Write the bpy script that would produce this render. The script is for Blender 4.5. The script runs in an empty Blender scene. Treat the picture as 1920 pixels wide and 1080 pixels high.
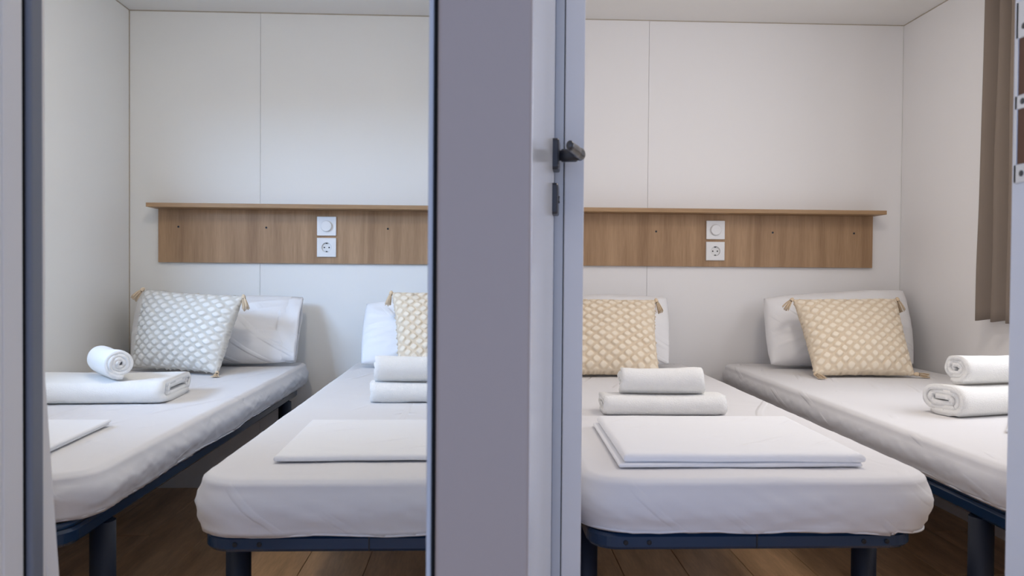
import bpy, bmesh, math, random
from mathutils import Vector, Matrix, noise

S = bpy.context.scene
C = S.collection
PI = math.pi

# ------------------------------------------------------------------ camera
CAM_H = 0.877
cam_d = bpy.data.cameras.new('camera')
cam = bpy.data.objects.new('camera', cam_d)
C.objects.link(cam)
cr = Vector((0.99920233, -0.03919539, 0.00764351))
cu = Vector((-0.00697069, 0.01727364, 0.9998265))
cf = Vector((0.03932062, 0.99908225, -0.01698664))
m = Matrix((cr, cu, -cf)).transposed().to_4x4()
m.translation = Vector((0, 0, CAM_H))
cam.matrix_world = m
cam_d.sensor_width = 36
cam_d.lens = 1502.86 / 1920 * 36
cam_d.clip_start = 0.02
cam_d.dof.use_dof = True
cam_d.dof.focus_distance = 2.6
cam_d.dof.aperture_fstop = 8.0
S.camera = cam

# ------------------------------------------------------------------ world, light, exposure
S.view_settings.view_transform = 'Standard'
S.view_settings.look = 'None'
S.view_settings.exposure = 0.0
S.view_settings.gamma = 1.0
S.view_settings.use_curve_mapping = False
W = bpy.data.worlds.new('daylight')
S.world = W
W.use_nodes = True
bg = W.node_tree.nodes['Background']
bg.inputs[0].default_value = (0.48, 0.62, 1.0, 1)
bg.inputs[1].default_value = 1.42


def area(name, loc, target, sx, sy, power, col):
    d = bpy.data.lights.new(name, 'AREA')
    d.shape = 'RECTANGLE'
    d.size, d.size_y = sx, sy
    d.energy = power
    d.color = col
    o = bpy.data.objects.new(name, d)
    C.objects.link(o)
    o.location = loc
    v = Vector(target) - Vector(loc)
    o.rotation_euler = v.to_track_quat('-Z', 'Y').to_euler()
    return o


area('daylight_left_window', (-2.25, 0.95, 1.74), (-0.8, 3.0, 1.05), 1.9, 0.5, 150, (0.43, 0.645, 1.0))
area('daylight_right_window', (1.96, 1.95, 1.30), (0.8, 2.7, 0.95), 0.9, 0.7, 11.0, (0.97, 0.98, 1.0))


# ------------------------------------------------------------------ materials
def mat(name, col, rough=0.6, spec=0.4, metal=0.0):
    M = bpy.data.materials.new(name)
    M.use_nodes = True
    b = M.node_tree.nodes['Principled BSDF']
    b.inputs['Base Color'].default_value = (*col, 1)
    b.inputs['Roughness'].default_value = rough
    b.inputs['Specular IOR Level'].default_value = spec
    b.inputs['Metallic'].default_value = metal
    return M


def nodes(M):
    return M.node_tree.nodes, M.node_tree.links, M.node_tree.nodes['Principled BSDF']


def add_bump(M, scale=200, strength=0.2, dist=0.002, stretch=(1, 1, 1), detail=3):
    N, L, b = nodes(M)
    tc = N.new('ShaderNodeTexCoord')
    mp = N.new('ShaderNodeMapping')
    mp.inputs['Scale'].default_value = stretch
    nz = N.new('ShaderNodeTexNoise')
    nz.inputs['Scale'].default_value = scale
    nz.inputs['Detail'].default_value = detail
    bp = N.new('ShaderNodeBump')
    bp.inputs['Strength'].default_value = strength
    bp.inputs['Distance'].default_value = dist
    L.new(tc.outputs['Object'], mp.inputs[0])
    L.new(mp.outputs[0], nz.inputs['Vector'])
    L.new(nz.outputs['Fac'], bp.inputs['Height'])
    L.new(bp.outputs[0], b.inputs['Normal'])
    return M


def wood(name, c1, c2, c3, stretch, rough=0.5, scale=6.0, rnd=False):
    M = mat(name, c1, rough, 0.3)
    N, L, b = nodes(M)
    tc = N.new('ShaderNodeTexCoord')
    mp = N.new('ShaderNodeMapping')
    mp.inputs['Scale'].default_value = stretch
    L.new(tc.outputs['Object'], mp.inputs[0])
    src = mp.outputs[0]
    if rnd:
        oi = N.new('ShaderNodeObjectInfo')
        ad = N.new('ShaderNodeVectorMath')
        ad.operation = 'ADD'
        ml = N.new('ShaderNodeMath')
        ml.operation = 'MULTIPLY'
        ml.inputs[1].default_value = 37.0
        L.new(oi.outputs['Random'], ml.inputs[0])
        L.new(src, ad.inputs[0])
        L.new(ml.outputs[0], ad.inputs[1])
        src = ad.outputs[0]
    n1 = N.new('ShaderNodeTexNoise')
    n1.inputs['Scale'].default_value = scale
    n1.inputs['Detail'].default_value = 6
    n1.inputs['Distortion'].default_value = 0.4
    n2 = N.new('ShaderNodeTexNoise')
    n2.inputs['Scale'].default_value = scale * 9
    n2.inputs['Detail'].default_value = 4
    L.new(src, n1.inputs['Vector'])
    L.new(src, n2.inputs['Vector'])
    r1 = N.new('ShaderNodeValToRGB')
    e = r1.color_ramp.elements
    e[0].position, e[0].color = 0.28, (*c2, 1)
    e[1].position, e[1].color = 0.72, (*c1, 1)
    mid = r1.color_ramp.elements.new(0.5)
    mid.color = (*c3, 1)
    mx = N.new('ShaderNodeMix')
    mx.data_type = 'RGBA'
    mx.blend_type = 'MULTIPLY'
    r2 = N.new('ShaderNodeValToRGB')
    r2.color_ramp.elements[0].position = 0.3
    r2.color_ramp.elements[0].color = (0.82, 0.8, 0.78, 1)
    r2.color_ramp.elements[1].position = 0.65
    r2.color_ramp.elements[1].color = (1, 1, 1, 1)
    mx.inputs['Factor'].default_value = 0.8
    L.new(n1.outputs['Fac'], r1.inputs[0])
    L.new(n2.outputs['Fac'], r2.inputs[0])
    L.new(r1.outputs[0], mx.inputs['A'])
    L.new(r2.outputs[0], mx.inputs['B'])
    L.new(mx.outputs['Result'], b.inputs['Base Color'])
    bp = N.new('ShaderNodeBump')
    bp.inputs['Strength'].default_value = 0.08
    bp.inputs['Distance'].default_value = 0.002
    L.new(n2.outputs['Fac'], bp.inputs['Height'])
    L.new(bp.outputs[0], b.inputs['Normal'])
    return M


M_wall = add_bump(mat('wall_vinyl', (0.90, 0.89, 0.855), 0.55, 0.3), 350, 0.08, 0.001, (1, 1, 0.12))
M_wallr = add_bump(mat('wall_vinyl_warm', (0.90, 0.88, 0.865), 0.55, 0.3), 350, 0.08, 0.001, (1, 1, 0.12))
M_ceil = mat('ceiling_panel', (0.84, 0.82, 0.79), 0.7, 0.2)
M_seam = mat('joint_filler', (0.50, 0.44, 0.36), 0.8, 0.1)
M_seam2 = mat('panel_backing', (0.74, 0.73, 0.70), 0.8, 0.1)
M_oak = wood('oak_board', (0.50, 0.325, 0.19), (0.33, 0.20, 0.11), (0.42, 0.265, 0.15), (9, 9, 0.5), 0.5, 3.0)
M_oak2 = wood('oak_shelf', (0.52, 0.34, 0.19), (0.38, 0.235, 0.125), (0.45, 0.285, 0.155), (0.6, 14, 14), 0.45, 3.0)
M_floor = wood('floor_plank', (0.86, 0.57, 0.33), (0.52, 0.32, 0.17), (0.70, 0.45, 0.25), (8, 1.0, 8), 0.35, 2.2, True)
M_slat = wood('birch_slat', (0.62, 0.44, 0.26), (0.5, 0.34, 0.19), (0.56, 0.39, 0.22), (1, 12, 12), 0.5, 4)
M_navy = add_bump(mat('navy_enamel', (0.008, 0.032, 0.078), 0.2, 0.55), 60, 0.04, 0.001)
M_leg = add_bump(mat('navy_textured_paint', (0.010, 0.015, 0.030), 0.5, 0.4), 900, 0.35, 0.0006)
M_holder = mat('black_rubber', (0.012, 0.012, 0.014), 0.55, 0.4)
M_steel = mat('zinc_bolt', (0.55, 0.55, 0.56), 0.3, 0.5, 1.0)
M_sheet = add_bump(mat('white_sheet', (0.78, 0.765, 0.765), 0.85, 0.15), 700, 0.12, 0.0006)
def creases(M, scale, dist, rot, lo=0.90):
    """fine parallel pull creases that come and go"""
    N, L, b = nodes(M)
    tc = N.new('ShaderNodeTexCoord')
    mp = N.new('ShaderNodeMapping')
    mp.inputs['Rotation'].default_value = rot
    wv = N.new('ShaderNodeTexWave')
    wv.inputs['Scale'].default_value = scale
    wv.inputs['Distortion'].default_value = 3.5
    wv.inputs['Detail'].default_value = 1.0
    wv.inputs['Detail Scale'].default_value = 0.35
    mr = N.new('ShaderNodeMapRange')
    mr.interpolation_type = 'SMOOTHSTEP'
    mr.inputs['From Min'].default_value = lo
    mr.inputs['From Max'].default_value = 1.0
    n2 = N.new('ShaderNodeTexNoise')
    n2.inputs['Scale'].default_value = 5.5
    n2.inputs['Detail'].default_value = 1.0
    r2 = N.new('ShaderNodeMapRange')
    r2.interpolation_type = 'SMOOTHSTEP'
    r2.inputs['From Min'].default_value = 0.50
    r2.inputs['From Max'].default_value = 0.70
    mu = N.new('ShaderNodeMath')
    mu.operation = 'MULTIPLY'
    bp = N.new('ShaderNodeBump')
    bp.inputs['Strength'].default_value = 0.5
    bp.inputs['Distance'].default_value = dist
    L.new(tc.outputs['Object'], mp.inputs[0])
    L.new(mp.outputs[0], wv.inputs['Vector'])
    L.new(tc.outputs['Object'], n2.inputs['Vector'])
    L.new(wv.outputs['Fac'], mr.inputs['Value'])
    L.new(n2.outputs['Fac'], r2.inputs['Value'])
    L.new(mr.outputs[0], mu.inputs[0])
    L.new(r2.outputs[0], mu.inputs[1])
    L.new(mu.outputs[0], bp.inputs['Height'])
    old = b.inputs['Normal'].links[0].from_node
    L.new(bp.outputs[0], old.inputs['Normal'])
    return M


creases(M_sheet, 4.0, 0.006, (0.5, 0.7, 0.6))
M_case = add_bump(mat('white_pillowcase', (0.91, 0.90, 0.90), 0.85, 0.15), 700, 0.12, 0.0006)
creases(M_case, 5.0, 0.007, (0.2, 1.0, 0.3), 0.8)
M_linen = add_bump(mat('folded_linen', (0.90, 0.90, 0.91), 0.8, 0.15), 700, 0.1, 0.0006)
creases(M_linen, 4.0, 0.004, (0.3, 0.2, 0.9))
M_towel = add_bump(mat('terry_towel', (0.94, 0.93, 0.90), 0.95, 0.05), 420, 0.8, 0.0025)
for M in (M_towel,):
    nodes(M)[2].inputs['Sheen Weight'].default_value = 0.25
M_tassel = mat('tassel_cotton', (0.72, 0.57, 0.40), 0.9, 0.1)
M_knot = mat('tassel_bead', (0.05, 0.035, 0.03), 0.6, 0.3)
M_white = mat('white_plastic', (0.84, 0.84, 0.84), 0.3, 0.5)
M_white2 = mat('white_plastic_insert', (0.80, 0.80, 0.79), 0.35, 0.5)
M_black = mat('black_hole', (0.01, 0.01, 0.01), 0.6, 0.2)
M_rubber = mat('black_gasket', (0.006, 0.006, 0.006), 0.7, 0.2)
M_frame = mat('grey_lacquer_warm_lit', (0.45, 0.365, 0.31), 0.45, 0.35)  # grey post; warm hall light is put into the colour against the blue world
M_stop = mat('grey_frame_profile', (0.60, 0.61, 0.62), 0.45, 0.35)
M_dstop = mat('dark_grey_stop', (0.20, 0.205, 0.225), 0.45, 0.35)
M_jamb = mat('white_jamb_warm_lit', (0.88, 0.82, 0.74), 0.4, 0.4)  # white frame, its colour warmed in place of a hall lamp's light
M_leaf = mat('white_door_lacquer', (0.93, 0.92, 0.91), 0.12, 0.5)
M_rjamb = mat('white_pvc_jamb', (0.86, 0.89, 0.93), 0.35, 0.4)
M_ptrim = mat('light_grey_profile', (0.74, 0.73, 0.72), 0.4, 0.4)
M_handle = mat('satin_dark_nickel', (0.07, 0.072, 0.078), 0.3, 0.6, 0.6)
M_handle2 = mat('dark_lock_cover', (0.035, 0.037, 0.045), 0.35, 0.5)
M_curt = add_bump(mat('taupe_curtain', (0.235, 0.19, 0.155), 0.9, 0.1), 600, 0.25, 0.0006)
M_plate = mat('brushed_strike_plate', (0.70, 0.72, 0.74), 0.35, 0.5, 0.6)
M_slotwood = mat('strike_slot_wood', (0.20, 0.11, 0.07), 0.8, 0.1)
M_lampbody = mat('lamp_housing', (0.8, 0.8, 0.8), 0.4, 0.4)


def glass_mat():
    M = bpy.data.materials.new('window_glass')
    M.use_nodes = True
    N, L = M.node_tree.nodes, M.node_tree.links
    N.remove(N['Principled BSDF'])
    t = N.new('ShaderNodeBsdfTransparent')
    g = N.new('ShaderNodeBsdfGlossy')
    g.inputs['Roughness'].default_value = 0.02
    x = N.new('ShaderNodeMixShader')
    x.inputs[0].default_value = 0.05
    L.new(t.outputs[0], x.inputs[1])
    L.new(g.outputs[0], x.inputs[2])
    L.new(x.outputs[0], N['Material Output'].inputs[0])
    return M


M_glass = glass_mat()


def lamp_mat(name, col, st):
    M = mat(name, (0.9, 0.9, 0.9), 0.5)
    b = nodes(M)[2]
    b.inputs['Emission Color'].default_value = (*col, 1)
    b.inputs['Emission Strength'].default_value = st
    return M


def cushion_mat(name, cell, cord):
    M = mat(name, cell, 0.9, 0.1)
    N, L, b = nodes(M)
    a = N.new('ShaderNodeAttribute')
    a.attribute_name = 'tuft'
    mx = N.new('ShaderNodeMix')
    mx.data_type = 'RGBA'
    mx.inputs['A'].default_value = (*cord, 1)
    mx.inputs['B'].default_value = (*cell, 1)
    L.new(a.outputs['Fac'], mx.inputs['Factor'])
    L.new(mx.outputs['Result'], b.inputs['Base Color'])
    tc = N.new('ShaderNodeTexCoord')
    nz = N.new('ShaderNodeTexNoise')
    nz.inputs['Scale'].default_value = 500
    bp = N.new('ShaderNodeBump')
    bp.inputs['Strength'].default_value = 0.5
    bp.inputs['Distance'].default_value = 0.002
    L.new(tc.outputs['Object'], nz.inputs['Vector'])
    L.new(nz.outputs['Fac'], bp.inputs['Height'])
    L.new(bp.outputs[0], b.inputs['Normal'])
    return M


M_cush = cushion_mat('cream_tufted_cotton', (0.92, 0.81, 0.65), (0.75, 0.62, 0.46))
M_cush_daylit = cushion_mat('daylit_tufted_cotton', (0.86, 0.83, 0.77), (0.64, 0.60, 0.53))  # same cream cotton, bluish daylight put in as a paler colour


# ------------------------------------------------------------------ mesh helpers
def obj(name, bm, material, parent=None, smooth=False):
    me = bpy.data.meshes.new(name)
    bmesh.ops.recalc_face_normals(bm, faces=bm.faces)
    bm.to_mesh(me)
    bm.free()
    if material:
        me.materials.append(material)
    if smooth:
        for p in me.polygons:
            p.use_smooth = True
    o = bpy.data.objects.new(name, me)
    C.objects.link(o)
    if parent:
        o.parent = parent
    return o


def empty(name, loc=(0, 0, 0)):
    o = bpy.data.objects.new(name, None)
    o.empty_display_size = 0.05
    o.location = loc
    C.objects.link(o)
    return o


def tag(o, label, cat, group=None, kind=None):
    o['label'] = label
    o['category'] = cat
    if group:
        o['group'] = group
    if kind:
        o['kind'] = kind
    return o


def bx(bm, x0, x1, y0, y1, z0, z1, bev=0.0, seg=2):
    r = bmesh.ops.create_cube(bm, size=1)
    vs = r['verts']
    for v in vs:
        v.co = Vector(((x0 + x1) / 2 + v.co.x * (x1 - x0), (y0 + y1) / 2 + v.co.y * (y1 - y0), (z0 + z1) / 2 + v.co.z * (z1 - z0)))
    if bev:
        es = list({e for v in vs for e in v.link_edges})
        bmesh.ops.bevel(bm, geom=es, offset=bev, segments=seg, profile=0.5, affect='EDGES')


def box(name, M, parent, x0, x1, y0, y1, z0, z1, bev=0.0, seg=2):
    bm = bmesh.new()
    bx(bm, x0, x1, y0, y1, z0, z1, bev, seg)
    return obj(name, bm, M, parent)


def tube(bm, pts, r, n=10, closed=False, sx=1.0, sz=1.0, up=Vector((0, 0, 1)), rads=None):
    """sweep an ellipse (sx, sz times r) along pts"""
    pts = [Vector(p) for p in pts]
    k = len(pts)
    rings = []
    for i, p in enumerate(pts):
        a = pts[(i - 1) % k] if (closed or i > 0) else p
        b = pts[(i + 1) % k] if (closed or i < k - 1) else p
        t = (b - a).normalized()
        s = t.cross(up)
        if s.length < 1e-4:
            s = t.cross(Vector((1, 0, 0)))
        s.normalize()
        w = s.cross(t)
        rr = rads[i] if rads else r
        rings.append([bm.verts.new(p + s * (math.cos(q) * rr * sx) + w * (math.sin(q) * rr * sz)) for q in [2 * PI * j / n for j in range(n)]])
    for i in range(k if closed else k - 1):
        A, B = rings[i], rings[(i + 1) % k]
        for j in range(n):
            bm.faces.new((A[j], A[(j + 1) % n], B[(j + 1) % n], B[j]))
    if not closed:
        bm.faces.new(rings[0][::-1])
        bm.faces.new(rings[-1])


def lathe(bm, prof, axis_o, axis_d, n=24):
    """prof: list of (r, h) along axis_d from axis_o"""
    d = Vector(axis_d).normalized()
    s = d.cross(Vector((0, 0, 1)))
    if s.length < 1e-4:
        s = Vector((1, 0, 0))
    s.normalize()
    w = d.cross(s)
    o = Vector(axis_o)
    rings = [[bm.verts.new(o + d * h + (s * math.cos(2 * PI * j / n) + w * math.sin(2 * PI * j / n)) * r) for j in range(n)] for r, h in prof]
    for A, B in zip(rings, rings[1:]):
        for j in range(n):
            bm.faces.new((A[j], A[(j + 1) % n], B[(j + 1) % n], B[j]))
    bm.faces.new(rings[0][::-1])
    bm.faces.new(rings[-1])


def rrect(x0, x1, y0, y1, r, per_corner=8, r2=None):
    pts = []
    r1, r2 = r, (r2 or r)
    for sx_, sy_, r, a0 in ((1, 0, r1, -PI / 2), (1, 1, r2, 0), (0, 1, r2, PI / 2), (0, 0, r1, PI)):
        cx = x1 - r if sx_ else x0 + r
        cy = y1 - r if sy_ else y0 + r
        for i in range(per_corner + 1):
            a = a0 + PI / 2 * i / per_corner
            pts.append((cx + r * math.cos(a), cy + r * math.sin(a)))
    return pts


def nz(x, y, z=0.0):
    return noise.noise(Vector((x, y, z)))


def ridged(x, y, z=0.0):
    return (1 - abs(nz(x, y, z)) * 2.2)


def sstep(a, b, x):
    t = max(0.0, min(1.0, (x - a) / (b - a)))
    return t * t * (3 - 2 * t)


# ------------------------------------------------------------------ room shell
XL, XR = -1.415, 1.755          # outer side walls
P0, P1 = 0.128, 0.170           # partition between the two rooms
YB = 3.29                       # back wall
YF0, YF1 = 0.80, 0.90           # hall wall
ZC = 1.926                      # ceiling

# floor: laminate planks on a base slab
fl = box('floor', M_seam, None, XL - 0.1, XR + 0.1, -0.9, YB + 0.1, -0.06, -0.0085)
tag(fl, 'warm brown wood laminate floor under the beds', 'floor', None, 'structure')
random.seed(5)
pl_bm = bmesh.new()
bx(pl_bm, -0.0942, 0.0942, -0.598, 0.598, -0.008, 0.0, 0.0012, 1)
plank0 = obj('plank', pl_bm, M_floor, fl)
first = True
col = 0
x = XL - 0.06
while x < XR + 0.12:
    y = -0.9 + (col % 3) * 0.4 - 0.4
    while y < YB:
        yc = y + 0.6
        if yc - 0.6 < YB:
            if first:
                o = plank0
                first = False
            else:
                o = plank0.copy()
                C.objects.link(o)
            o.parent = fl
            o.location = (x + 0.095, yc, 0)
        y += 1.2
    x += 0.19
    col += 1

ce = box('ceiling', M_ceil, None, XL - 0.1, XR + 0.1, -0.9, YB + 0.1, ZC, ZC + 0.05)
tag(ce, 'pale flat ceiling above both bedrooms', 'ceiling', None, 'structure')


def back_wall(name, x0, x1, seam, M, label):
    w = box(name, M_seam2, None, x0, x1, YB + 0.008, YB + 0.08, 0, ZC)
    tag(w, label, 'wall', None, 'structure')
    for a, b in ((x0, seam), (seam, x1)):
        box('panel', M, w, a + 0.0005, b - 0.0005, YB, YB + 0.0078, 0.0, ZC - 0.002, 0.0005, 1)
    return w


back_wall('wall_back_left', XL, P0, -0.894, M_wall, 'cream white panelled back wall of the left bedroom')
back_wall('wall_back_right', P1, XR, 0.687, M_wallr, 'warm white panelled back wall of the right bedroom')


def side_wall(name, x0, x1, wy0, wy1, wz0, wz1, M, label):
    bm = bmesh.new()
    bx(bm, x0, x1, YF0, wy0, 0, ZC)
    bx(bm, x0, x1, wy1, YB + 0.08, 0, ZC)
    bx(bm, x0, x1, wy0, wy1, 0, wz0)
    bx(bm, x0, x1, wy0, wy1, wz1, ZC)
    return tag(obj(name, bm, M), label, 'wall', None, 'structure')


side_wall('wall_left', XL - 0.07, XL, 1.50, 2.42, 0.88, 1.58, M_wall, 'cream white side wall beside the left bedroom bed')
side_wall('wall_right', XR, XR + 0.07, 1.45, 2.45, 0.86, 1.70, M_wallr, 'warm white side wall beside the taupe curtain')


def window(name, xc, wy0, wy1, wz0, wz1, label):
    t = empty(name, (xc, (wy0 + wy1) / 2, wz0))
    tag(t, label, 'window', None, 'structure')
    yc = (wy0 + wy1) / 2
    h = wz1 - wz0
    hw = (wy1 - wy0) / 2
    bm = bmesh.new()
    bx(bm, -0.03, 0.03, -hw, -hw + 0.04, 0, h, 0.004)
    bx(bm, -0.03, 0.03, hw - 0.04, hw, 0, h, 0.004)
    bx(bm, -0.03, 0.03, -hw, hw, 0, 0.04, 0.004)
    bx(bm, -0.03, 0.03, -hw, hw, h - 0.04, h, 0.004)
    obj('window_frame', bm, M_white, t)
    box('mullion', M_white, t, -0.025, 0.025, -0.02, 0.02, 0.04, h - 0.04, 0.003)
    box('pane', M_glass, t, -0.004, 0.004, -hw + 0.04, -0.02, 0.04, h - 0.04)
    box('pane', M_glass, t, -0.004, 0.004, 0.02, hw - 0.04, 0.04, h - 0.04)
    return t


window('window_1', XL - 0.035, 1.50, 2.42, 0.88, 1.58, 'white framed window in the left side wall')
window('window_2', XR + 0.035, 1.45, 2.45, 0.86, 1.70, 'white framed window beside the taupe curtain')

# partition between the bedrooms, with its grey end profile
pw = box('wall_partition', M_wallr, None, P0, P1, 1.362, YB + 0.006, 0, ZC)
tag(pw, 'thin white partition wall between the two bedrooms', 'wall', None, 'structure')
bm = bmesh.new()
bx(bm, 0.1215, 0.1372, 1.335, 1.362, 0, ZC, 0.001, 1)
o = obj('end_profile', bm, M_stop, pw)
bm = bmesh.new()
bx(bm, 0.1386, 0.1715, 1.333, 1.362, 0, ZC, 0.002, 2)
obj('end_profile', bm, M_ptrim, pw)
bm = bmesh.new()
bx(bm, 0.1370, 0.1388, 1.342, 1.361, 0, ZC)
obj('groove', bm, M_rubber, pw)
# short slanted lining from the centre post to the partition
bm = bmesh.new()
q = [(-0.036, 0.846), (-0.006, 0.846), (0.078, 1.352), (0.1205, 1.336), (0.1205, 1.362), (0.128, 1.40), (0.10, 1.40)]
q = [(-0.034, 0.846), (-0.006, 0.846), (0.072, 1.345), (0.120, 1.345), (0.127, 1.37), (0.127, 1.40), (0.052, 1.40)]
lo = [bm.verts.new((a, b, 0)) for a, b in q]
hi = [bm.verts.new((a, b, ZC)) for a, b in q]
bm.faces.new(lo[::-1])
bm.faces.new(hi)
for i in range(len(q)):
    j = (i + 1) % len(q)
    bm.faces.new((lo[i], lo[j], hi[j], hi[i]))
tag(obj('wall_lining', bm, M_wall), 'white lining behind the open door next to the centre post', 'wall', None, 'structure')

# hall wall: sections outside the two doorways
for nm, a, b, lb in (('wall_front_left', XL - 0.07, -0.53, 'pale hall wall left of the left doorway'),
                     ('wall_front_right', 0.66, XR + 0.07, 'pale hall wall right of the right doorway')):
    tag(box(nm, M_jamb, None, a, b, YF0 + 0.02, YF1, 0, ZC), lb, 'wall', None, 'structure')
tag(box('wall_front_top', M_jamb, None, -0.53, 0.66, YF0 + 0.03, 0.845, 1.84, ZC), 'pale wall strip above the two doorways', 'wall', None, 'structure')

# hall ends: the outer side walls go on past the bedrooms
tag(box('wall_hall_left', M_wall, None, XL - 0.07, XL, -0.9, YF0 - 0.001, 0, ZC), 'pale outer wall at the left end of the hall', 'wall', None, 'structure')
tag(box('wall_hall_right', M_wall, None, XR, XR + 0.07, -0.9, YF0 - 0.001, 0, ZC), 'pale outer wall at the right end of the hall', 'wall', None, 'structure')

# left door frame: lining, gasket, stop, lip
t = empty('trim_1', (-0.50, 0.85, 0))
tag(t, 'pale grey door frame of the left doorway with black gasket', 'door frame', None, 'structure')


def part_abs(name, M, t, x0, x1, y0, y1, z0, z1, bev=0.0, seg=2):
    l = t.location
    return box(name, M, t, x0 - l.x, x1 - l.x, y0 - l.y, y1 - l.y, z0 - l.z, z1 - l.z, bev, seg)


part_abs('architrave', M_jamb, t, -0.56, -0.4655, 0.745, 0.80, 0, 1.84, 0.002)
part_abs('lining', M_jamb, t, -0.53, -0.4655, 0.8005, 0.8352, 0, 1.84, 0.0015)
part_abs('gasket', M_rubber, t, -0.525, -0.4680, 0.8355, 0.8440, 0, 1.84)
part_abs('stop', M_dstop, t, -0.53, -0.4625, 0.8442, 0.8690, 0, 1.84, 0.004, 3)
part_abs('lip', M_jamb, t, -0.53, -0.4655, 0.8692, 0.8780, 0, 1.84, 0.002)

# centre post between the doorways
t = empty('trim_2', (0.0, 0.80, 0))
tag(t, 'wide grey centre post between the two doorways', 'door post', None, 'structure')
bm = bmesh.new()
bx(bm, -0.0425, 0.0490, -0.02, 0.03, 0, ZC, 0.004, 3)
obj('post', bm, M_frame, t)
bm = bmesh.new()
bx(bm, -0.0465, -0.0427, -0.012, 0.03, 0, ZC)
obj('gasket', bm, M_rubber, t)
bm = bmesh.new()
bx(bm, -0.0520, -0.0467, -0.010, 0.045, 0, ZC, 0.0015)
obj('frame_edge', M_stop and bm, M_stop, t)
bm = bmesh.new()
bx(bm, -0.040, 0.045, 0.031, 0.044, 0, ZC)
obj('backing', bm, M_jamb, t)

# right door frame with strike plate
t = empty('trim_3', (0.63, 0.86, 0))
tag(t, 'pale door frame of the right doorway with strike plate', 'door frame', None, 'structure')
part_abs('lining', M_rjamb, t, 0.609, 0.66, 0.80, 0.900, 0, 1.84, 0.0015)
part_abs('architrave', M_jamb, t, 0.612, 0.70, 0.78, 0.7995, 0, 1.84, 0.002)
sp = empty('strike_plate', (0, 0, 0))
sp.parent = t
pbm = bmesh.new()
zs = [(0.985, 1.006), (1.068, 1.084), (1.148, 1.19)]
for a, b in zs:
    bx(pbm, 0.6065 - 0.63, 0.6088 - 0.63, 0.868 - 0.86, 0.8935 - 0.86, a, b, 0.0008, 1)
bx(pbm, 0.6065 - 0.63, 0.6088 - 0.63, 0.889 - 0.86, 0.8935 - 0.86, 0.985, 1.19, 0.0006, 1)
obj('plate', pbm, M_plate, sp)
for a, b in ((1.006, 1.068), (1.084, 1.148)):
    bm = bmesh.new()
    bx(bm, 0.6078 - 0.63, 0.6088 - 0.63, 0.868 - 0.86, 0.889 - 0.86, a, b)
    obj('latch_slot', bm, M_slotwood, sp)
for zc in (0.995, 1.076, 1.16):
    bm = bmesh.new()
    lathe(bm, [(0.0035, 0), (0.0035, 0.0006), (0.002, 0.001)], (0.6065 - 0.63, 0.880 - 0.86, zc), (-1, 0, 0), 12)
    obj('screw', bm, M_handle, sp)

# narrow strip leaning at the foot of the left frame
bm = bmesh.new()
bx(bm, -0.014, 0.0, -0.012, 0.012, -0.78, 0.0, 0.001, 1)
st = obj('trim_4', bm, M_jamb)
st.location = (-0.4850, 0.898, 0.79)
st.rotation_euler = (0, -math.radians(3.8), 0)
tag(st, 'narrow white strip leaning at the foot of the left door frame', 'trim', None, 'structure')

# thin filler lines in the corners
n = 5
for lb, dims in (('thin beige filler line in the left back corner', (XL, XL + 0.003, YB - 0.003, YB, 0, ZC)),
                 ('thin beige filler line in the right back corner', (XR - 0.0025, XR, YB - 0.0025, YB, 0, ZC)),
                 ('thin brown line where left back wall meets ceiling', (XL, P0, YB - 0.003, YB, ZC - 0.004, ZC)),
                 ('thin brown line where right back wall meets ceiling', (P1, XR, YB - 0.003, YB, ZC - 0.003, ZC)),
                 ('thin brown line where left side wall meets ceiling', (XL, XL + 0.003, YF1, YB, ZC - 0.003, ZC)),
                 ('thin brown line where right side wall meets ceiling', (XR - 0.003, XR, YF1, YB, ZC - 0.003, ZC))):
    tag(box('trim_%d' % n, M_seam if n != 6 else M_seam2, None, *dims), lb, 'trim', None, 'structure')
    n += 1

# ------------------------------------------------------------------ right bedroom door, opened inwards
hx, hy = 0.0535, 0.846
dv = Vector((0.121 - hx, 1.328 - hy, 0))
dl = dv.length
dv.normalize()
nv = Vector((dv.y, -dv.x, 0))            # face normal, to the right
d1 = empty('door_1', (hx, hy, 0))
d1.rotation_euler = (0, 0, math.atan2(dv.y, dv.x))
tag(d1, 'glossy white bedroom door standing open beside the centre post', 'door', None, 'structure')
# local: x along leaf, -y is the visible face, z up
bm = bmesh.new()
bx(bm, 0, dl, 0, 0.036, 0.01, 1.83, 0.0012, 2)
obj('leaf', bm, M_leaf, d1)
hz = 1.069
hxl = dl - 0.036
hd = empty('handle', (hxl, 0, hz))
hd.parent = d1


def rounded_plate(w, h, th, r):
    bm = bmesh.new()
    p = rrect(-w / 2, w / 2, -h / 2, h / 2, r, 5)
    lv = []
    for ins, dep in ((0, 0.0), (0, -th * 0.75), (0.0012, -th * 0.95), (0.003, -th)):
        sx_, sy_ = (w / 2 - ins) / (w / 2), (h / 2 - ins) / (h / 2)
        lv.append([bm.verts.new((a * sx_, dep, b * sy_)) for a, b in p])
    for A, B in zip(lv, lv[1:]):
        for j in range(len(p)):
            k = (j + 1) % len(p)
            bm.faces.new((A[j], A[k], B[k], B[j]))
    bm.faces.new(lv[0])
    bm.faces.new(lv[-1])
    return bm


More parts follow.
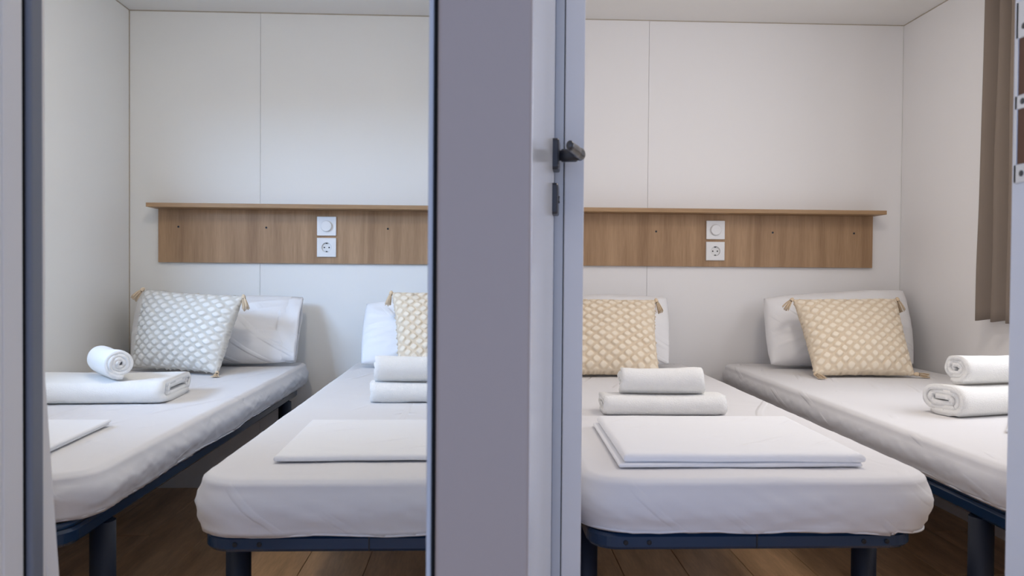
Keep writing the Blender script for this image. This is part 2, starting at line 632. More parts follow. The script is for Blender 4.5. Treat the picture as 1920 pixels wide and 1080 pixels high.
obj('rosette', rounded_plate(0.05, 0.05, 0.010, 0.006), M_handle2, hd)
bm = bmesh.new()
lathe(bm, [(0.0085, -0.009), (0.0085, -0.012), (0.0105, -0.014), (0.0105, -0.036), (0.009, -0.039)], (0, 0, 0), (0, 1, 0), 24)
obj('neck', bm, M_handle2, hd, True)
bm = bmesh.new()
path, rads = [], []
for i in range(15):
    f = i / 14
    path.append(Vector((0.006 - 0.100 * f, -0.039 + 0.006 * math.sin(PI * min(1, f * 3)) * -1 + 0.010 * sstep(0.35, 1, f), 0.002 * f)))
    rads.append(0.0095 * (1 - 0.15 * f) * (0.75 if i in (0, 14) else 1))
tube(bm, path, 0.01, 14, False, 0.75, 1.0, rads=rads)
obj('lever', bm, M_handle, hd, True)
lk = empty('lock_cover', (hxl, 0, 0.998))
lk.parent = d1
obj('cover_plate', rounded_plate(0.05, 0.05, 0.009, 0.006), M_handle2, lk)
bm = bmesh.new()
lathe(bm, [(0.006, -0.0085), (0.006, -0.0105), (0.005, -0.011)], (0, 0, 0), (0, 1, 0), 16)
obj('thumb_turn', bm, M_handle, lk)
for hzz in (0.25, 1.60):
    bm = bmesh.new()
    lathe(bm, [(0.006, 0), (0.006, 0.08)], (-0.004, 0.012, hzz), (0, 0, 1), 14)
    obj('hinge', bm, M_plate, d1)


# ------------------------------------------------------------------ ceiling lamps
def ceiling_lamp(loc, label, col, em, power, size, glow):
    t = empty('ceiling_lamp', loc)
    tag(t, label, 'lamp', 'round ceiling lamps')
    bm = bmesh.new()
    lathe(bm, [(0.11, 0), (0.11, -0.018), (0.104, -0.024), (0.09, -0.024)], (0, 0, 0), (0, 0, 1), 40)
    obj('housing', bm, M_lampbody, t, False)
    bm = bmesh.new()
    lathe(bm, [(0.09, -0.0245), (0.085, -0.029), (0.05, -0.032), (0.01, -0.033)], (0, 0, 0), (0, 0, 1), 40)
    obj('diffuser', bm, lamp_mat('lamp_diffuser', col, em), t, True)
    d = bpy.data.lights.new('lamp_light', 'AREA')
    d.shape = 'DISK'
    d.size = size
    d.energy = power
    d.color = col
    d.spread = PI
    lo_ = bpy.data.objects.new('lamp_light', d)
    C.objects.link(lo_)
    lo_.parent = t
    lo_.location = (0, 0, -0.04)
    d2 = bpy.data.lights.new('lamp_glow', 'POINT')
    d2.energy = glow
    d2.color = col
    d2.shadow_soft_size = size / 2
    lp = bpy.data.objects.new('lamp_glow', d2)
    C.objects.link(lp)
    lp.parent = t
    lp.location = (0, 0, -0.06 - size / 2)
    return t


ceiling_lamp((-0.62, 1.88, ZC), 'round flat ceiling lamp of the left bedroom', (1.0, 0.93, 0.82), 6, 2.6, 0.13, 5.4)
ceiling_lamp((0.965, 1.85, ZC), 'round flat ceiling lamp of the right bedroom', (1.0, 0.90, 0.79), 6, 3.2, 0.30, 3.5)


# ------------------------------------------------------------------ oak headboard shelves, dimmers, sockets
def wall_shelf(x0, x1, holes, label):
    t = empty('wall_shelf', ((x0 + x1) / 2, YB, 0.915))
    tag(t, label, 'shelf', 'oak headboard shelves')
    part_abs('back_board', M_oak, t, x0, x1, YB - 0.0165, YB - 0.0002, 0.915, 1.130, 0.0008, 1)
    part_abs('shelf_board', M_oak2, t, x0 - 0.013, x1 + 0.013, YB - 0.105, YB - 0.0002, 1.1303, 1.1465, 0.001, 1)
    for hx_ in holes:
        bm = bmesh.new()
        lathe(bm, [(0.0042, 0), (0.0042, 0.0012), (0.003, 0.0018)], (hx_ - t.location.x, -0.0164, 1.058 - 0.915), (0, -1, 0), 14)
        s = obj('screw', bm, M_handle, t)
        bm = bmesh.new()
        lathe(bm, [(0.0022, 0), (0.0022, 0.0004)], (hx_ - t.location.x, -0.0182, 1.058 - 0.915), (0, -1, 0), 6)
        obj('screw_recess', bm, M_black, s)


wall_shelf(-1.294, 0.049, (-1.214, -0.865, -0.377, -0.03), 'oak headboard shelf on the left bedroom back wall')
wall_shelf(0.302, 1.628, (0.38, 0.72, 1.206, 1.548), 'oak headboard shelf on the right bedroom back wall')


def square_plate(t, h):
    bm = bmesh.new()
    bx(bm, -h, h, -0.008, 0, -h, h, 0.0025, 3)
    return obj('cover_plate', bm, M_white, t)


def dimmer(loc, label):
    t = empty('dimmer_switch', loc)
    tag(t, label, 'switch', 'dimmer switches')
    square_plate(t, 0.0385)
    bm = bmesh.new()
    lathe(bm, [(0.0235, -0.008), (0.0235, -0.009)], (0, 0, 0), (0, 1, 0), 32)
    obj('dial_ring', bm, M_seam2, t)
    bm = bmesh.new()
    lathe(bm, [(0.022, -0.0088), (0.0215, -0.0165), (0.0195, -0.018)], (0, 0, 0), (0, 1, 0), 32)
    obj('dial', bm, M_white, t)


def socket(loc, label):
    t = empty('wall_socket', loc)
    tag(t, label, 'socket', 'wall sockets')
    # plate with a round recess
    bm = bmesh.new()
    h = 0.0385
    N_ = 40
    fr = []
    outer, mid, inner, bot = [], [], [], []
    for j in range(N_):
        a = 2 * PI * j / N_ + PI / 4
        c, s = math.cos(a), math.sin(a)
        k = h / max(abs(c), abs(s))
        outer.append((c * k, s * k))
    L_ = []
    for dep, kk in ((0.0, 1.0), (-0.006, 1.0), (-0.008, 0.965)):
        L_.append([bm.verts.new((a * kk, dep, b * kk)) for a, b in outer])
    for dep, rr in ((-0.008, 0.0205), (-0.0085, 0.0198), (-0.0005, 0.0190)):
        L_.append([bm.verts.new((rr * math.cos(2 * PI * j / N_ + PI / 4), dep, rr * math.sin(2 * PI * j / N_ + PI / 4))) for j in range(N_)])
    for A, B in zip(L_, L_[1:]):
        for j in range(N_):
            k = (j + 1) % N_
            bm.faces.new((A[j], A[k], B[k], B[j]))
    bm.faces.new(L_[0])
    obj('cover_plate', bm, M_white, t)
    bm = bmesh.new()
    lathe(bm, [(0.0189, 0), (0.0189, -0.0012)], (0, 0, 0), (0, 1, 0), 32)
    ins = obj('insert', bm, M_white2, t)
    for sx_ in (-1, 1):
        bm = bmesh.new()
        lathe(bm, [(0.0028, -0.0012), (0.0028, -0.0016)], (sx_ * 0.0095, 0, 0), (0, 1, 0), 14)
        obj('pin_hole', bm, M_black, ins)
    for sz_ in (-1, 1):
        bm = bmesh.new()
        bx(bm, -0.003, 0.003, -0.006, -0.0012, sz_ * 0.0165 - 0.0018, sz_ * 0.0165 + 0.0018)
        obj('earth_clip', bm, M_handle, ins)


YP = YB - 0.0167
dimmer((-0.6225, YP, 1.066), 'square white dimmer above the socket on the left oak board')
socket((-0.6225, YP, 0.980), 'square white wall socket below the dimmer on the left oak board')
dimmer((0.9655, YP, 1.066), 'square white dimmer above the socket on the right oak board')
socket((0.9655, YP, 0.979), 'square white wall socket below the dimmer on the right oak board')


# ------------------------------------------------------------------ beds
def bed_frame(x0, x1, y0, y1, label, leg_in=0.075):
    xc, yc = (x0 + x1) / 2, (y0 + y1) / 2
    t = empty('bed_frame', (xc, yc, 0))
    tag(t, label, 'bed frame', 'navy metal bed frames')
    w, l = (x1 - x0) / 2, (y1 - y0) / 2
    # lower rail: flat oval tube with rounded corners
    bm = bmesh.new()
    pts = rrect(-w, w, -l, l, 0.055, 10)
    prof = [(-0.011, -0.0145), (0.008, -0.0145), (0.0125, -0.009), (0.0125, 0.009), (0.008, 0.0145), (-0.011, 0.0145)]
    rings = []
    k = len(pts)
    for i, p in enumerate(pts):
        a, b = Vector(pts[i - 1]), Vector(pts[(i + 1) % k])
        tg = (b - a).normalized()
        nn = Vector((tg.y, -tg.x))
        rings.append([bm.verts.new((p[0] + nn.x * (dx - 0.0125), p[1] + nn.y * (dx - 0.0125), 0.4045 + dz)) for dx, dz in prof])
    for i in range(k):
        A, B = rings[i], rings[(i + 1) % k]
        for j in range(len(prof)):
            q_ = (j + 1) % len(prof)
            bm.faces.new((A[j], A[q_], B[q_], B[j]))
    obj('lower_rail', bm, M_navy, t)
    # upper tube resting on it
    bm = bmesh.new()
    tube(bm, [(a, b, 0.4235) for a, b in rrect(-w + 0.010, w - 0.010, -l + 0.010, l - 0.010, 0.05, 10)], 0.0065, 10, True)
    obj('upper_rail', bm, M_navy, t, True)
    # bolts on the end rail
    for bxp in (-w + 0.063, -w + 0.105, w - 0.105, w - 0.063):
        bm = bmesh.new()
        lathe(bm, [(0.0042, 0), (0.0042, 0.002), (0.0025, 0.003)], (bxp, -l - 0.0002, 0.404), (0, -1, 0), 12)
        obj('bolt', bm, M_holder, t)
    # joint line on the end rail
    bm = bmesh.new()
    bx(bm, -0.0012, 0.0012, -l - 0.0006, -l + 0.004, 0.392, 0.417)
    obj('rail_joint', bm, M_holder, t)
    # legs
    for sx_ in (-1, 1):
        for yy in (-l + 0.18, l - 0.18):
            bm = bmesh.new()
            lathe(bm, [(0.0215, 0.004), (0.0238, 0.006), (0.0238, 0.3895)], (sx_ * (w - leg_in), yy, 0), (0, 0, 1), 24)
            lg = obj('leg', bm, M_leg, t, True)
            for p in lg.data.polygons:
                p.use_smooth = len(p.vertices) == 4
            bm = bmesh.new()
            lathe(bm, [(0.0250, 0.0), (0.0250, 0.02), (0.0235, 0.022)], (sx_ * (w - leg_in), yy, 0), (0, 0, 1), 24)
            obj('foot_cap', bm, M_holder, lg)
    # slats with rubber holders
    ns = 13
    for i in range(ns):
        yy = -l + 0.06 + (2 * l - 0.14) * i / (ns - 1)
        bm = bmesh.new()
        bx(bm, -w + 0.03, w - 0.03, yy - 0.027, yy + 0.027, 0.4185, 0.4265, 0.002, 1)
        sl = obj('slat', bm, M_slat, t)
        for sx_ in (-1, 1):
            bm = bmesh.new()
            xa, xb = sorted((sx_ * (w - 0.062), sx_ * (w - 0.018)))
            bx(bm, xa, xb, yy - 0.031, yy + 0.031, 0.4165, 0.4285, 0.003, 1)
            obj('slat_holder', bm, M_holder, sl)
    # centre bar
    bm = bmesh.new()
    bx(bm, -w + 0.02, w - 0.02, -0.015, 0.015, 0.392, 0.416, 0.003)
    obj('cross_bar', bm, M_leg, t)
    return t


def mattress(x0, x1, y0, y1, z0, z1, label, seed, hem_amp=0.006, wr=1.0, drop=0.010):
    """fitted-sheet mattress: rounded box of stacked loops, wrinkled sheet"""
    xc, yc = (x0 + x1) / 2, (y0 + y1) / 2
    w, l = (x1 - x0) / 2, (y1 - y0) / 2
    R = 0.085
    base = rrect(-w, w, -l, l, R, 12, 0.045)
    # resample evenly
    P = [Vector(p) for p in base]
    seg = [(P[(i + 1) % len(P)] - P[i]).length for i in range(len(P))]
    tot = sum(seg)
    NP = 640
    loop, nrm, arc = [], [], []
    i, acc = 0, 0.0
    for k in range(NP):
        d = tot * k / NP
        while acc + seg[i] < d:
            acc += seg[i]
            i += 1
        a, b = P[i], P[(i + 1) % len(P)]
        loop.append(a.lerp(b, (d - acc) / max(seg[i], 1e-9)))
        arc.append(d)
    for k in range(NP):
        tg = loop[(k + 1) % NP] - loop[k - 1]
        tg.normalize()
        nrm.append(Vector((tg.y, -tg.x)))
    h = z1 - z0
    # profile: (inset from the outline, z, side weight)
    prof = []
    re_ = 0.018
    for f in (0.97, 0.9, 0.82, 0.74, 0.66, 0.58, 0.50, 0.42, 0.35, 0.28, 0.22):
        prof.append(('s', f * w, z1))
    for ins in (0.06, 0.045, 0.034):
        prof.append(('i', ins, z1))
    for k in range(7):
        a = PI / 2 * k / 6
        prof.append(('i', re_ * (1 - math.sin(a)), z1 - re_ * (1 - math.cos(a)) - 0.012 * 0))
    for k in range(1, 11):
        f = k / 10
        z = z1 - re_ - (h - re_ + drop) * f
        bul = 0.008 * math.sin(PI * min(1, f * 1.15))
        prof.append(('i', -bul + 0.004 * f ** 3, z))
    for ins, dz in ((0.0065, -drop + 0.0015), (0.0085, 0.001), (0.03, 0.0), (0.06, 0.0), (0.09, 0.0)):
        prof.append(('i', ins, z0 + dz))
    bm = bmesh.new()
    rings = []
    for kind, f, z in prof:
        ring = []
        for k in range(NP):
            p, n_ = loop[k], nrm[k]
            if kind == 's':
                q_ = Vector((p.x * (1 - f / w), p.y * (1 - f / l)))
            else:
                q_ = p - n_ * f
            zz = z
            side = 1.0 if (kind == 'i' and f < 0.03) else 0.25
            fz = (z1 - z) / h
            u = arc[k]
            # wrinkles: slanting pulls on the sides, faint ones on top
            slant = ridged(u * 9.0 + fz * 2.6 + seed, fz * 1.3 + nz(u * 2, seed) * 1.5, seed)
            slant2 = ridged(u * 17.0 - fz * 3.5, fz * 1.2, seed + 9)
            loww = nz(u * 3.1, fz * 1.2, seed + 3)
            disp = 0.0
            if side == 1.0:
                wv = sstep(0.05, 0.5, fz)
                disp = wr * (0.0028 * max(0, slant) ** 3 * wv + 0.0028 * max(0, slant2) ** 3 * wv + 0.004 * loww * wv + 0.0022 * max(0, ridged(u * 14.0 + fz * 5.0, fz * 2.0 + u * 3, seed + 21)) ** 5 * wv * (0.4 + abs(nz(u * 2.2, seed))))
                if fz > 0.6 and f < 0.0062:
                    zz += hem_amp * (0.2 + nz(u * 6.0, 2.0, seed)) * sstep(0.6, 1.0, fz) * 1.3
            q_ = q_ + n_ * disp
            if fz < 0.06:
                X_, Y_ = q_.x, q_.y
                zz += wr * (0.0016 * nz(X_ * 6, Y_ * 5, seed) + 0.0010 * max(0, ridged(X_ * 5 + Y_ * 9, Y_ * 2 - X_ * 3, seed + 5)) ** 4) - 0.0016
            ring.append(bm.verts.new((q_.x, q_.y, zz)))
        rings.append(ring)
    for A, B in zip(rings, rings[1:]):
        for k in range(NP):
            j = (k + 1) % NP
            bm.faces.new((A[k], A[j], B[j], B[k]))
    cvt = bm.verts.new((0, 0, z1 - 0.002))
    for k in range(NP):
        bm.faces.new((cvt, rings[0][(k + 1) % NP], rings[0][k]))
    bm.faces.new(rings[-1])
    t = empty('mattress', (xc, yc, z0))
    tag(t, label, 'mattress', 'mattresses in white fitted sheets')
    for v in bm.verts:
        v.co.z -= z0
    obj('fitted_sheet', bm, M_sheet, t, True)
    # elastic hem, a thin gathered cord under the edge
    bm = bmesh.new()
    pts = []
    for k in range(0, NP, 2):
        u = arc[k]
        p = loop[k] - nrm[k] * (0.004 - 0.004 * nz(u * 3.1, 1.2, seed + 3) * 0.5)
        pts.append((p.x, p.y, -drop + 0.0005 + hem_amp * (0.2 + nz(u * 6.0, 2.0, seed)) * 1.3 + 0.0012 * nz(u * 40, seed)))
    tube(bm, pts, 0.0022, 6, True)
    obj('elastic_hem', bm, M_sheet, t, True)
    return t


ZM = 0.52
beds = [(-1.400, -0.690, 1.40, 3.255, 'left bedroom bed frame beside the left side wall', 'mattress beside the left side wall of the left bedroom', 1.3),
        (-0.500, 0.118, 1.39, 3.255, 'left bedroom bed frame standing next to the partition', 'left bedroom mattress nearest the grey centre post', 4.7),
        (0.185, 0.832, 1.39, 3.255, 'right bedroom bed frame standing next to the open door', 'right bedroom mattress beside the open white door', 8.1),
        (0.995, 1.735, 1.40, 3.255, 'right bedroom bed frame under the taupe curtain', 'right bedroom mattress below the taupe curtain', 12.9)]
for i, (a, b, c_, d_, l1, l2, sd) in enumerate(beds):
    fa, fb = a, b
    if i == 0:
        fa, fb = a + 0.02, b - 0.03
    elif i == 1:
        fa, fb = a + 0.014, b - 0.015
    elif i == 2:
        fa, fb = a + 0.012, b - 0.038
    else:
        fa, fb = a + 0.016, b - 0.02
    bed_frame(fa, fb, c_ + 0.012, d_ - 0.02, 'navy metal slatted ' + l1, 0.016)
    mattress(a, b, c_ + (0.03 if i in (0, 3) else 0.0), d_, 0.4305, ZM, 'white sheeted ' + l2, sd, 0.006 if i != 2 else 0.010, (1.0, 0.9, 0.9, 0.6)[i], -0.004 if i in (0, 3) else 0.010)


# ------------------------------------------------------------------ pillows and cushions
def quad_pillow(BL, BR, TR, TL, th, n=40, pinch=0.05, seed=0.0, tuft=0, zmin=ZM + 0.001, wr=1.0, expo=0.5):
    BL, BR, TR, TL = map(Vector, (BL, BR, TR, TL))
    N_ = (BR - BL).cross(TL - BL).normalized()      # towards the camera side
    cen = (BL + BR + TR + TL) / 4
    bm = bmesh.new()
    lay = bm.verts.layers.float.new('tuft')

    def P(u, v, side):
        a, b = 2 * u - 1, 2 * v - 1
        # concave sides with pointed corners
        if not tuft:
            kc = 1 - 0.055 * (a * b) ** 2
            u, v = 0.5 + (u - 0.5) * kc, 0.5 + (v - 0.5) * kc
        uu = 0.5 + (u - 0.5) * (1 - pinch * (1 - b * b))
        vv = 0.5 + (v - 0.5) * (1 - pinch * (1 - a * a))
        p = BL.lerp(BR, uu).lerp(TL.lerp(TR, uu), vv)
        prof = max(0.0, (1 - abs(a) ** 2.4) * (1 - abs(b) ** 2.4)) ** expo
        hgt = th / 2 * prof
        hgt += wr * prof * (0.010 * nz(u * 3 + seed, v * 3, seed) + 0.004 * nz(u * 8, v * 8, seed + 4))
        edge = 1 - prof
        hgt += wr * 0.006 * max(0, ridged(math.atan2(b, a) * 3.5 + seed, math.hypot(a, b) * 1.2, seed)) ** 2 * prof * sstep(0.0, 0.5, edge)
        tv = 1.0
        if tuft:
            s_, t_ = (u + v) * tuft, (u - v) * tuft
            fs = abs((s_ + 0.10 * nz(u * 9, v * 9, seed)) % 1 - 0.5)
            ft = abs((t_ + 0.10 * nz(u * 9, v * 9, seed + 7)) % 1 - 0.5)
            e = max(fs, ft)
            tv = 1 - sstep(0.32, 0.48, math.hypot(fs, ft) * 0.55 + e * 0.55)
            vary = 0.75 + 0.5 * nz(math.floor(s_) * 1.7, math.floor(t_) * 2.3, seed)
            if min(u, v, 1 - u, 1 - v) < 0.02:
                tv = 0.3
            hgt += 0.0085 * tv * vary * min(1, prof * 2)
            tv *= 0.75 + 0.25 * vary
        q_ = p + N_ * (hgt * side)
        if tuft and min(u, v, 1 - u, 1 - v) < 1e-6:
            q_ += (p - cen).normalized() * 0.010 * nz(u * 40, v * 40, seed)
        if q_.z < zmin:
            q_.z = zmin + 0.02 * (zmin - q_.z)
        return q_, tv

    grid = {}
    for side in (1, -1):
        for i in range(n + 1):
            for j in range(n + 1):
                bd = i in (0, n) or j in (0, n)
                if side == -1 and bd:
                    grid[(side, i, j)] = grid[(1, i, j)]
                    continue
                q_, tv = P(i / n, j / n, side)
                v_ = bm.verts.new(q_)
                v_[lay] = tv
                grid[(side, i, j)] = v_
        for i in range(n):
            for j in range(n):
                f = (grid[(side, i, j)], grid[(side, i + 1, j)], grid[(side, i + 1, j + 1)], grid[(side, i, j + 1)])
                bm.faces.new(f if side == 1 else f[::-1])
    return bm, N_, cen


def to_local(bm, o_):
    for v in bm.verts:
        v.co -= o_


def pillow(corners, th, label, seed, flap=None):
    bm, N_, cen = quad_pillow(*corners, th, 70, 0.03, seed, 0, expo=0.46, wr=1.5)
    base = Vector((cen.x, cen.y, ZM))
    t = empty('pillow', base)
    tag(t, label, 'pillow', 'white pillows at the bed heads')
    to_local(bm, base)
    obj('pillow_body', bm, M_case, t, True)
    if flap:
        # open end of the pillowcase, a loose double fold past the filling
        BL, BR, TR, TL = map(Vector, corners)
        a, b = (BR, TR) if flap > 0 else (BL, TL)
        out = (BR - BL).normalized() * flap
        bm = bmesh.new()
        for sgn in (1, -1):
            rows = []
            for i in range(15):
                f = i / 14
                row = []
                for j in range(9):
                    g = j / 8
                    p = a.lerp(b, 0.04 + 0.92 * f) + out * (-0.055 + 0.075 * g)
                    bulge = 0.5 * th * 0.55 * (math.sin(PI * f) ** 0.6) * (1 - 0.75 * g) + 0.006
                    p = p + N_ * (sgn * bulge + 0.012 * g * nz(f * 5, g * 2 + sgn, seed) * 1.6)
                    p.z = max(p.z, ZM + 0.002)
                    row.append(bm.verts.new(p - base))
                rows.append(row)
            for A, B in zip(rows, rows[1:]):
                for j in range(8):
                    bm.faces.new((A[j], A[j + 1], B[j + 1], B[j]))
        fo = obj('pillowcase_flap', bm, M_case, t, True)
        md = fo.modifiers.new('thickness', 'SOLIDIFY')
        md.thickness = 0.0015
    return t


pillow([(-1.335, 3.075, 0.53), (-0.722, 3.065, 0.53), (-0.722, 3.215, 0.788), (-1.365, 3.215, 0.775)], 0.15,
       'white pillow behind the pale lattice cushion', 2.1, 1)
pillow([(-0.462, 3.03, 0.53), (0.095, 3.03, 0.53), (0.10, 3.20, 0.765), (-0.466, 3.20, 0.762)], 0.16,
       'white pillow on the bed nearest the centre post', 5.2)
pillow([(0.205, 3.04, 0.53), (0.738, 3.04, 0.53), (0.765, 3.20, 0.795), (0.21, 3.20, 0.790)], 0.16,
       'white pillow on the bed beside the open door', 9.4)
pillow([(1.105, 3.04, 0.53), (1.705, 3.05, 0.53), (1.738, 3.205, 0.832), (1.125, 3.19, 0.793)], 0.17,
       'white pillow on the bed under the taupe curtain', 14.4)


def tassel(parent, base, at_, direction, length, seed):
    rnd = random.Random(seed)
    o_ = Vector(at_)
    d = Vector(direction).normalized()
    bm = bmesh.new()
    side = d.cross(Vector((0.3, 1, 0.2))).normalized()
    w = d.cross(side)
    for k in range(26):
        a = rnd.uniform(0, 2 * PI)
        r = math.sqrt(rnd.random())
        spread = (side * math.cos(a) + w * math.sin(a)) * r
        L_ = length * rnd.uniform(0.85, 1.05)
        pts = []
        for i in range(5):
            f = i / 4
            p = o_ + d * (0.008 + L_ * f) + spread * (0.004 + 0.0105 * f ** 0.8) + Vector((0, 0, -0.006 * f * f))
            p.z = max(p.z, ZM + 0.003)
            pts.append(p - base)
        tube(bm, pts, 0.0013, 5)
    to = obj('tassel', bm, M_tassel, parent, True)
    bm = bmesh.new()
    lathe(bm, [(0.003, -0.004), (0.006, 0.0), (0.0075, 0.005), (0.0065, 0.010), (0.0045, 0.013)], o_ - base, d, 12)
    obj('tassel_head', bm, M_tassel, to, True)
    bm = bmesh.new()
    lathe(bm, [(0.0055, 0.011), (0.0062, 0.0125), (0.0055, 0.014)], o_ - base, d, 12)
    obj('binding', bm, M_knot, to, True)


def cushion(corners, th, label, seed, M, dirs, ncell):
    bm, N_, cen = quad_pillow(*corners, th, 150, 0.045, seed, ncell, expo=0.5)
    base = Vector((cen.x, cen.y, ZM))
    t = empty('cushion', base)
    tag(t, label, 'cushion', 'lattice tufted cushions with tassels')
    to_local(bm, base)
    obj('cushion_cover', bm, M, t, True)
    for k, (c_, d_) in enumerate(zip(corners, dirs)):
        p = Vector(c_)
        p.z = max(p.z, ZM + 0.012)
        tassel(t, base, p + N_ * 0.004, d_, 0.040, seed * 10 + k)
    return t


DN = (0.05, -0.25, -1)
cushion([(-1.255, 2.935, 0.528), (-0.900, 2.79, 0.528), (-0.852, 2.925, 0.792), (-1.250, 3.035, 0.812)], 0.12,
        'pale lattice cushion behind the rolled towel beside the left wall', 3.3, M_cush_daylit,
        [(-1, -0.5, -0.2), (0.1, -1, -0.5), (0.35, -0.3, -1), (-0.6, -0.2, -0.6)], 8.5)
cushion([(-0.290, 2.84, 0.528), (0.070, 2.82, 0.528), (0.065, 3.0, 0.805), (-0.333, 3.02, 0.806)], 0.12,
        'cream lattice cushion cut off by the grey centre post', 6.1, M_cush,
        [(-0.6, -0.6, -0.3), (0.6, -0.6, -0.3), (0.3, -0.3, -1), (-0.25, -0.3, -1)], 8.5)
cushion([(0.245, 2.78, 0.528), (0.630, 2.78, 0.528), (0.655, 2.975, 0.785), (0.240, 2.975, 0.782)], 0.12,
        'cream lattice cushion cut off by the open white door', 7.7, M_cush,
        [(-0.6, -0.6, -0.3), (1, -0.35, -0.1), (0.35, -0.3, -1), (-0.3, -0.3, -1)], 8.5)
cushion([(1.182, 2.785, 0.528), (1.545, 2.785, 0.528), (1.580, 2.985, 0.795), (1.178, 2.985, 0.790)], 0.12,
        'beige lattice cushion on the bed under the taupe curtain', 11.5, M_cush,
        [(0.3, -1, -0.3), (1, -0.15, -0.1), (0.35, -0.3, -1), (-0.8, -0.3, -0.75)], 8.5)


# ------------------------------------------------------------------ towels
def towel_roll(name, loc, rz, length, width, height, turns, label, cat, seed, group, tilt=0.0, wob=1.0):
    """spiral-rolled terry towel, axis along local x, lying on z=0"""
    R = height / 2
    c = max(0.0, width / 2 - R)
    pitch = R * 0.92 / turns
    tk = pitch * 0.95
    r_in = R - tk / 2 - pitch * turns
    r_in = max(r_in, tk * 0.40)
    per = 44
    nst = int(per * turns)
    ctr = []
    a_end = -PI * 0.42 + 0.0
    for i in range(nst + 1):
        th = a_end - 2 * PI * turns * (1 - i / nst)
        ro = r_in + (R - tk / 2 - r_in) * (i / nst)
        cx = max(-1, min(1, math.cos(th) * 3.0)) * c * (0.55 + 0.45 * (i / nst)) if c > 0 else 0
        ctr.append(Vector((cx + ro * math.cos(th), ro * math.sin(th))))
    bm = bmesh.new()
    NL = 26
    outl = []
    for i, p in enumerate(ctr):
        a, b = ctr[max(0, i - 1)], ctr[min(nst, i + 1)]
        tg = (b - a).normalized()
        nn = Vector((tg.y, -tg.x))
        tt = tk * (0.55 if i == nst else 1.0)
        outl.append((p + nn * tt / 2, p - nn * tt / 2, i / nst))
    loop = [(o_[0], o_[2]) for o_ in outl] + [(o_[1], o_[2]) for o_ in outl[::-1]]
    rings = []
    for k in range(NL + 1):
        f = k / NL
        # end rounding
        e = min(f, 1 - f) * length
        ring = []
        for p, s in loop:
            off = 0.006 * wob * nz(s * turns * 2.3, seed, 3.0) + 0.004 * nz(s * 20, seed)
            xx = -length / 2 + length * f
            xx += off * (1 if f > 0.5 else -1) * sstep(0.25, 0, min(f, 1 - f))
            puff = 1 - 0.05 * sstep(0.02, 0.0, e)
            q_ = p * puff
            q_ = q_ * (1 + 0.035 * wob * nz(f * 3 + seed, s * turns * 1.5, seed) + 0.012 * nz(f * 12, s * 14, seed))
            z = q_.y + R
            if z < 0.004:
                z = 0.004 - 0.004 * math.exp(min(0, z / 0.01))
            z = z * (0.95 + 0.07 * (2 * f - 1) ** 2) + 0.0035 * nz(f * 3.0, seed + 2) * wob * (z / height)
            ring.append(bm.verts.new((xx, q_.x, max(0, z))))
        rings.append(ring)
    n_ = len(loop)
    for A, B in zip(rings, rings[1:]):
        for j in range(n_):
            q_ = (j + 1) % n_
            bm.faces.new((A[j], A[q_], B[q_], B[j]))
    # end faces as strips along the spiral
    h = nst + 1
    for ring in (rings[0], rings[-1]):
        for i in range(nst):
            bm.faces.new((ring[i], ring[i + 1], ring[2 * h - 2 - i], ring[2 * h - 1 - i]))
    o = obj(name, bm, M_towel, None, True)
    for p in o.data.polygons:
        p.use_smooth = True
    o.location = loc
    o.rotation_euler = (0, tilt, rz)
    tag(o, label, cat, group)
    return o


G1, G2 = 'small rolled towels', 'large folded towels'
Z1 = ZM + 0.0005
# left bed: wide folded towel with a small roll on top
towel_roll('folded_towel', (-1.075, 2.31, Z1), math.radians(4), 0.43, 0.30, 0.066, 1.9,
           'large folded cream towel beside the left wall, under a small roll', 'towel', 1.1, G2)
towel_roll('rolled_towel', (-1.035, 2.285, Z1 + 0.064), math.radians(-52), 0.20, 0.086, 0.084, 3.6,
           'small rolled towel with spiral end on the towel beside the left wall', 'towel', 2.2, G1)
# second bed
towel_roll('folded_towel', (-0.098, 2.27, Z1), math.radians(1), 0.41, 0.125, 0.056, 2.2,
           'lower folded towel on the bed nearest the centre post', 'towel', 3.7, G2)
towel_roll('rolled_towel', (-0.135, 2.275, Z1 + 0.0535), math.radians(4), 0.32, 0.085, 0.079, 3.0,
           'upper rolled towel on the bed nearest the centre post', 'towel', 4.4, G1)
# third bed
towel_roll('folded_towel', (0.475, 2.075, Z1), math.radians(-1), 0.315, 0.12, 0.052, 2.2,
           'lower rolled towel on the bed beside the open door', 'towel', 5.9, G2)
towel_roll('rolled_towel', (0.475, 2.085, Z1 + 0.050), math.radians(-3), 0.215, 0.085, 0.070, 3.0,
           'upper rolled towel on the bed beside the open door', 'towel', 6.6, G1)
# fourth bed
towel_roll('folded_towel', (1.375, 2.085, Z1), math.radians(16), 0.36, 0.155, 0.082, 2.6,
           'lower rolled towel on the bed under the taupe curtain', 'towel', 7.3, G2)
towel_roll('rolled_towel', (1.42, 2.10, Z1 + 0.079), math.radians(12), 0.34, 0.095, 0.078, 3.0,
           'upper rolled towel on the bed under the taupe curtain', 'towel', 8.8, G1)


